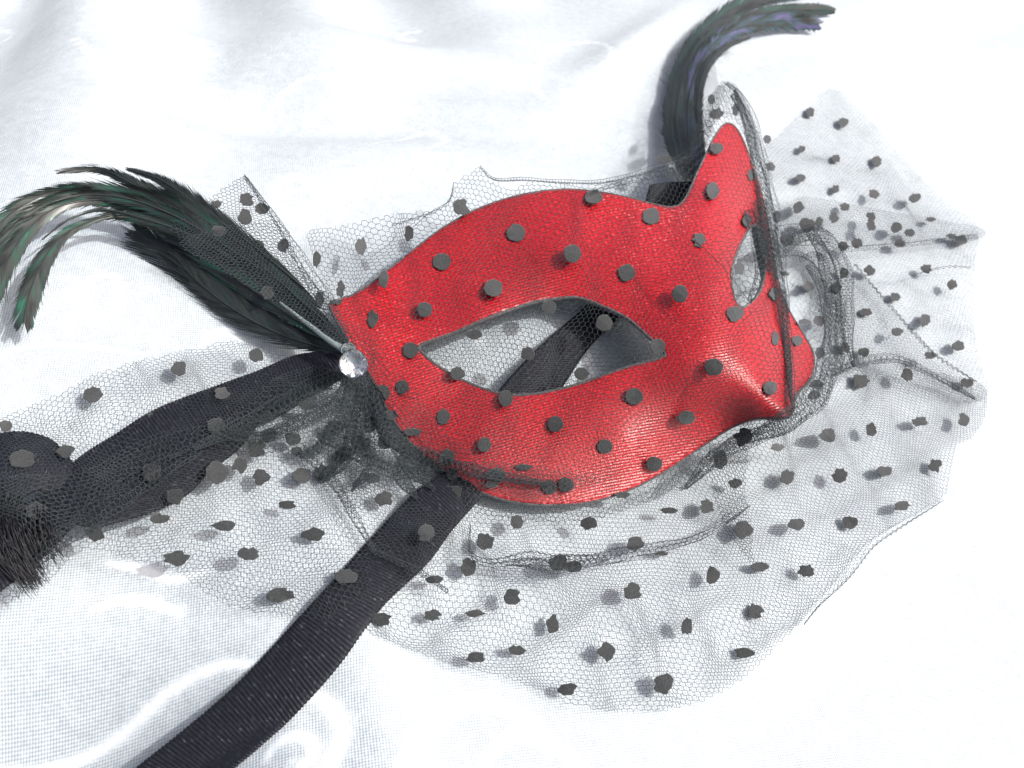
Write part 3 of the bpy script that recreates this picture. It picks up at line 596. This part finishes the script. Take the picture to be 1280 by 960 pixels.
left = [  # path, widths, heights, material
    ([(436,440),(385,425),(330,402),(270,365),(215,320),(165,285)], [8, 30, 46, 50, 40, 10], [10, 6, 4, 3.5, 3, 3], K, .22),
    ([(436,442),(395,432),(345,415),(290,385),(240,345),(205,300)], [8, 26, 38, 40, 34, 12], [12, 7, 5, 4, 4, 4], K, .25),
    ([(436,440),(380,405),(320,365),(262,322),(210,285),(150,268),(97,283),(68,305),(48,338),(35,375),(28,413)], [8, 26, 34, 30, 18, 8, 14, 22, 26, 22, 3], [13, 10, 9, 9, 9, 10, 11, 11, 10, 8, 6], I_, .08),
    ([(434,430),(380,385),(325,335),(270,292),(215,262),(150,246),(90,246),(40,268),(5,310),(-15,370)], [8, 30, 40, 40, 34, 26, 26, 30, 30, 6], [14, 12, 11, 12, 12, 12, 12, 11, 9, 7], G, .08),
    ([(432,425),(370,370),(310,318),(250,276),(195,252),(130,240),(70,240),(20,262),(-20,300)], [8, 28, 34, 36, 30, 22, 24, 26, 20], [14, 13, 12, 13, 13, 13, 12, 11, 10], G, .08),
    ([(434,430),(372,382),(300,330),(235,290),(170,256),(115,250),(65,262),(28,295),(0,345),(-12,380)], [8, 30, 38, 30, 18, 14, 20, 24, 20, 4], [13, 11, 10, 10, 11, 11, 11, 10, 8, 6], I_, .1),
    ([(400,385),(330,325),(270,285),(215,250),(170,232),(125,211),(70,215)], [14, 30, 30, 22, 16, 10, 2], [13, 13, 13, 13, 13, 12, 12], K, .1),
    ([(380,360),(320,310),(265,270),(225,240),(195,222),(158,211)], [10, 26, 26, 16, 9, 2], [14, 14, 14, 13, 13, 12], K, .1),
    ([(300,330),(240,295),(190,276),(130,262),(85,275),(52,300)], [10, 16, 8, 4, 3, 1], [12, 12, 12, 12, 11, 10], G, .1),
    ([(330,340),(270,300),(215,268),(150,246),(85,246),(30,275),(-10,320)], [10, 24, 20, 14, 14, 12, 4], [13, 13, 13, 13, 12, 11, 9], G, .1)]
pl_ = bpy.data.objects.new('feather_plume', None); COL.objects.link(pl_); pl_.parent = root; pl_.location = Vector(P(436, 440, .012)) - root.location
bpy.context.view_layer.update(); pl_['label'] = 'plume of curling green black feathers on the left'
right = [
    ([(872,235),(852,185),(846,140),(856,95),(880,55),(920,28),(970,14),(1020,12),(1046,14)], [16, 34, 36, 34, 32, 32, 34, 28, 6], [20, 12, 9, 8, 8, 8, 8, 7, 6], G, .08),
    ([(876,225),(862,180),(860,135),(870,90),(895,52),(935,32),(985,26),(1030,32)], [18, 36, 40, 38, 36, 40, 44, 10], [20, 13, 10, 9, 9, 9, 8, 6], V_, .08),
    ([(866,230),(846,190),(840,145),(850,95),(872,48),(915,12),(960,-6),(1010,-10)], [16, 34, 40, 42, 44, 46, 44, 14], [19, 11, 8, 7, 7, 7, 7, 6], G, .08),
    ([(868,232),(850,195),(842,160),(846,120),(862,85),(882,60)], [16, 34, 44, 42, 26, 3], [19, 11, 7, 6, 6, 6], K, .25),
    ([(880,215),(875,175),(872,130),(880,90),(905,60),(940,46)], [10, 18, 22, 20, 14, 3], [21, 14, 11, 10, 9, 8], K, .12)]
pr_ = bpy.data.objects.new('feather_plume', None); COL.objects.link(pr_); pr_.parent = root; pr_.location = Vector(P(872, 230, .04)) - root.location
bpy.context.view_layer.update(); pr_['label'] = 'upright plume of glossy green and violet feathers behind the right brow'
for lst, par in ((left, pl_), (right, pr_)):
    for path, w, z, mm, rag in lst:
        feather(path, w, z, mm, par, barbs=170, rag=rag)
qp = spline([(437,441),(415,428),(385,405),(350,378)], 24); a, b_ = tube(P(qp[:, 0], qp[:, 1], np.linspace(.0165, .0125, 24)), np.linspace(.0011, .0003, 24), 8)
mesh('quill', a, b_, m_quill, pl_)

# ------------------------------------------------------------------ crystal
def gem(cu, cv, z, rad, name):
    c = P(cu, cv, z); n_ = Vector(npC - c).normalized(); n_ = (n_ + Vector((0, 0, .6))).normalized(); q = n_.to_track_quat('Z', 'X').to_matrix()
    ring = lambda r, h, n, ph: [tuple(Vector(c) + q @ Vector((r * math.cos(a + ph), r * math.sin(a + ph), h))) for a in np.arange(n) * 2 * math.pi / n]
    V = ring(rad * .5, rad * .55, 8, 0) + ring(rad * .85, rad * .30, 8, math.pi / 8) + ring(rad, 0, 8, 0) + ring(rad, -.08 * rad, 8, 0) + [tuple(Vector(c) + q @ Vector((0, 0, -rad * .7)))]
    Fc = [tuple(range(8))]
    for i in range(8):
        j = (i + 1) % 8
        Fc += [(i, 8 + i, j), (8 + i, 16 + j, j + 0) if False else (8 + i, 8 + j, j), (8 + i, 16 + j, 8 + j), (8 + i, 16 + i, 16 + j), (16 + i, 24 + i, 24 + j, 16 + j), (24 + i, 32, 24 + j)]
    g = mesh(name, V, Fc, m_glass, root, smooth=False)
    cup = ring(rad * 1.02, -.12 * rad, 16, 0) + ring(rad * .55, -.5 * rad, 16, 0) + [tuple(Vector(c) + q @ Vector((0, 0, -rad * .8)))]
    Fc = [(i, (i + 1) % 16, 16 + (i + 1) % 16, 16 + i) for i in range(16)] + [(16 + i, 16 + (i + 1) % 16, 32) for i in range(16)]
    mesh('setting', cup, Fc, m_foil, g, smooth=False)
    return g
gem(442, 454, .0172, .0037, 'crystal'); gem(436, 437, .0172, .0020, 'crystal')
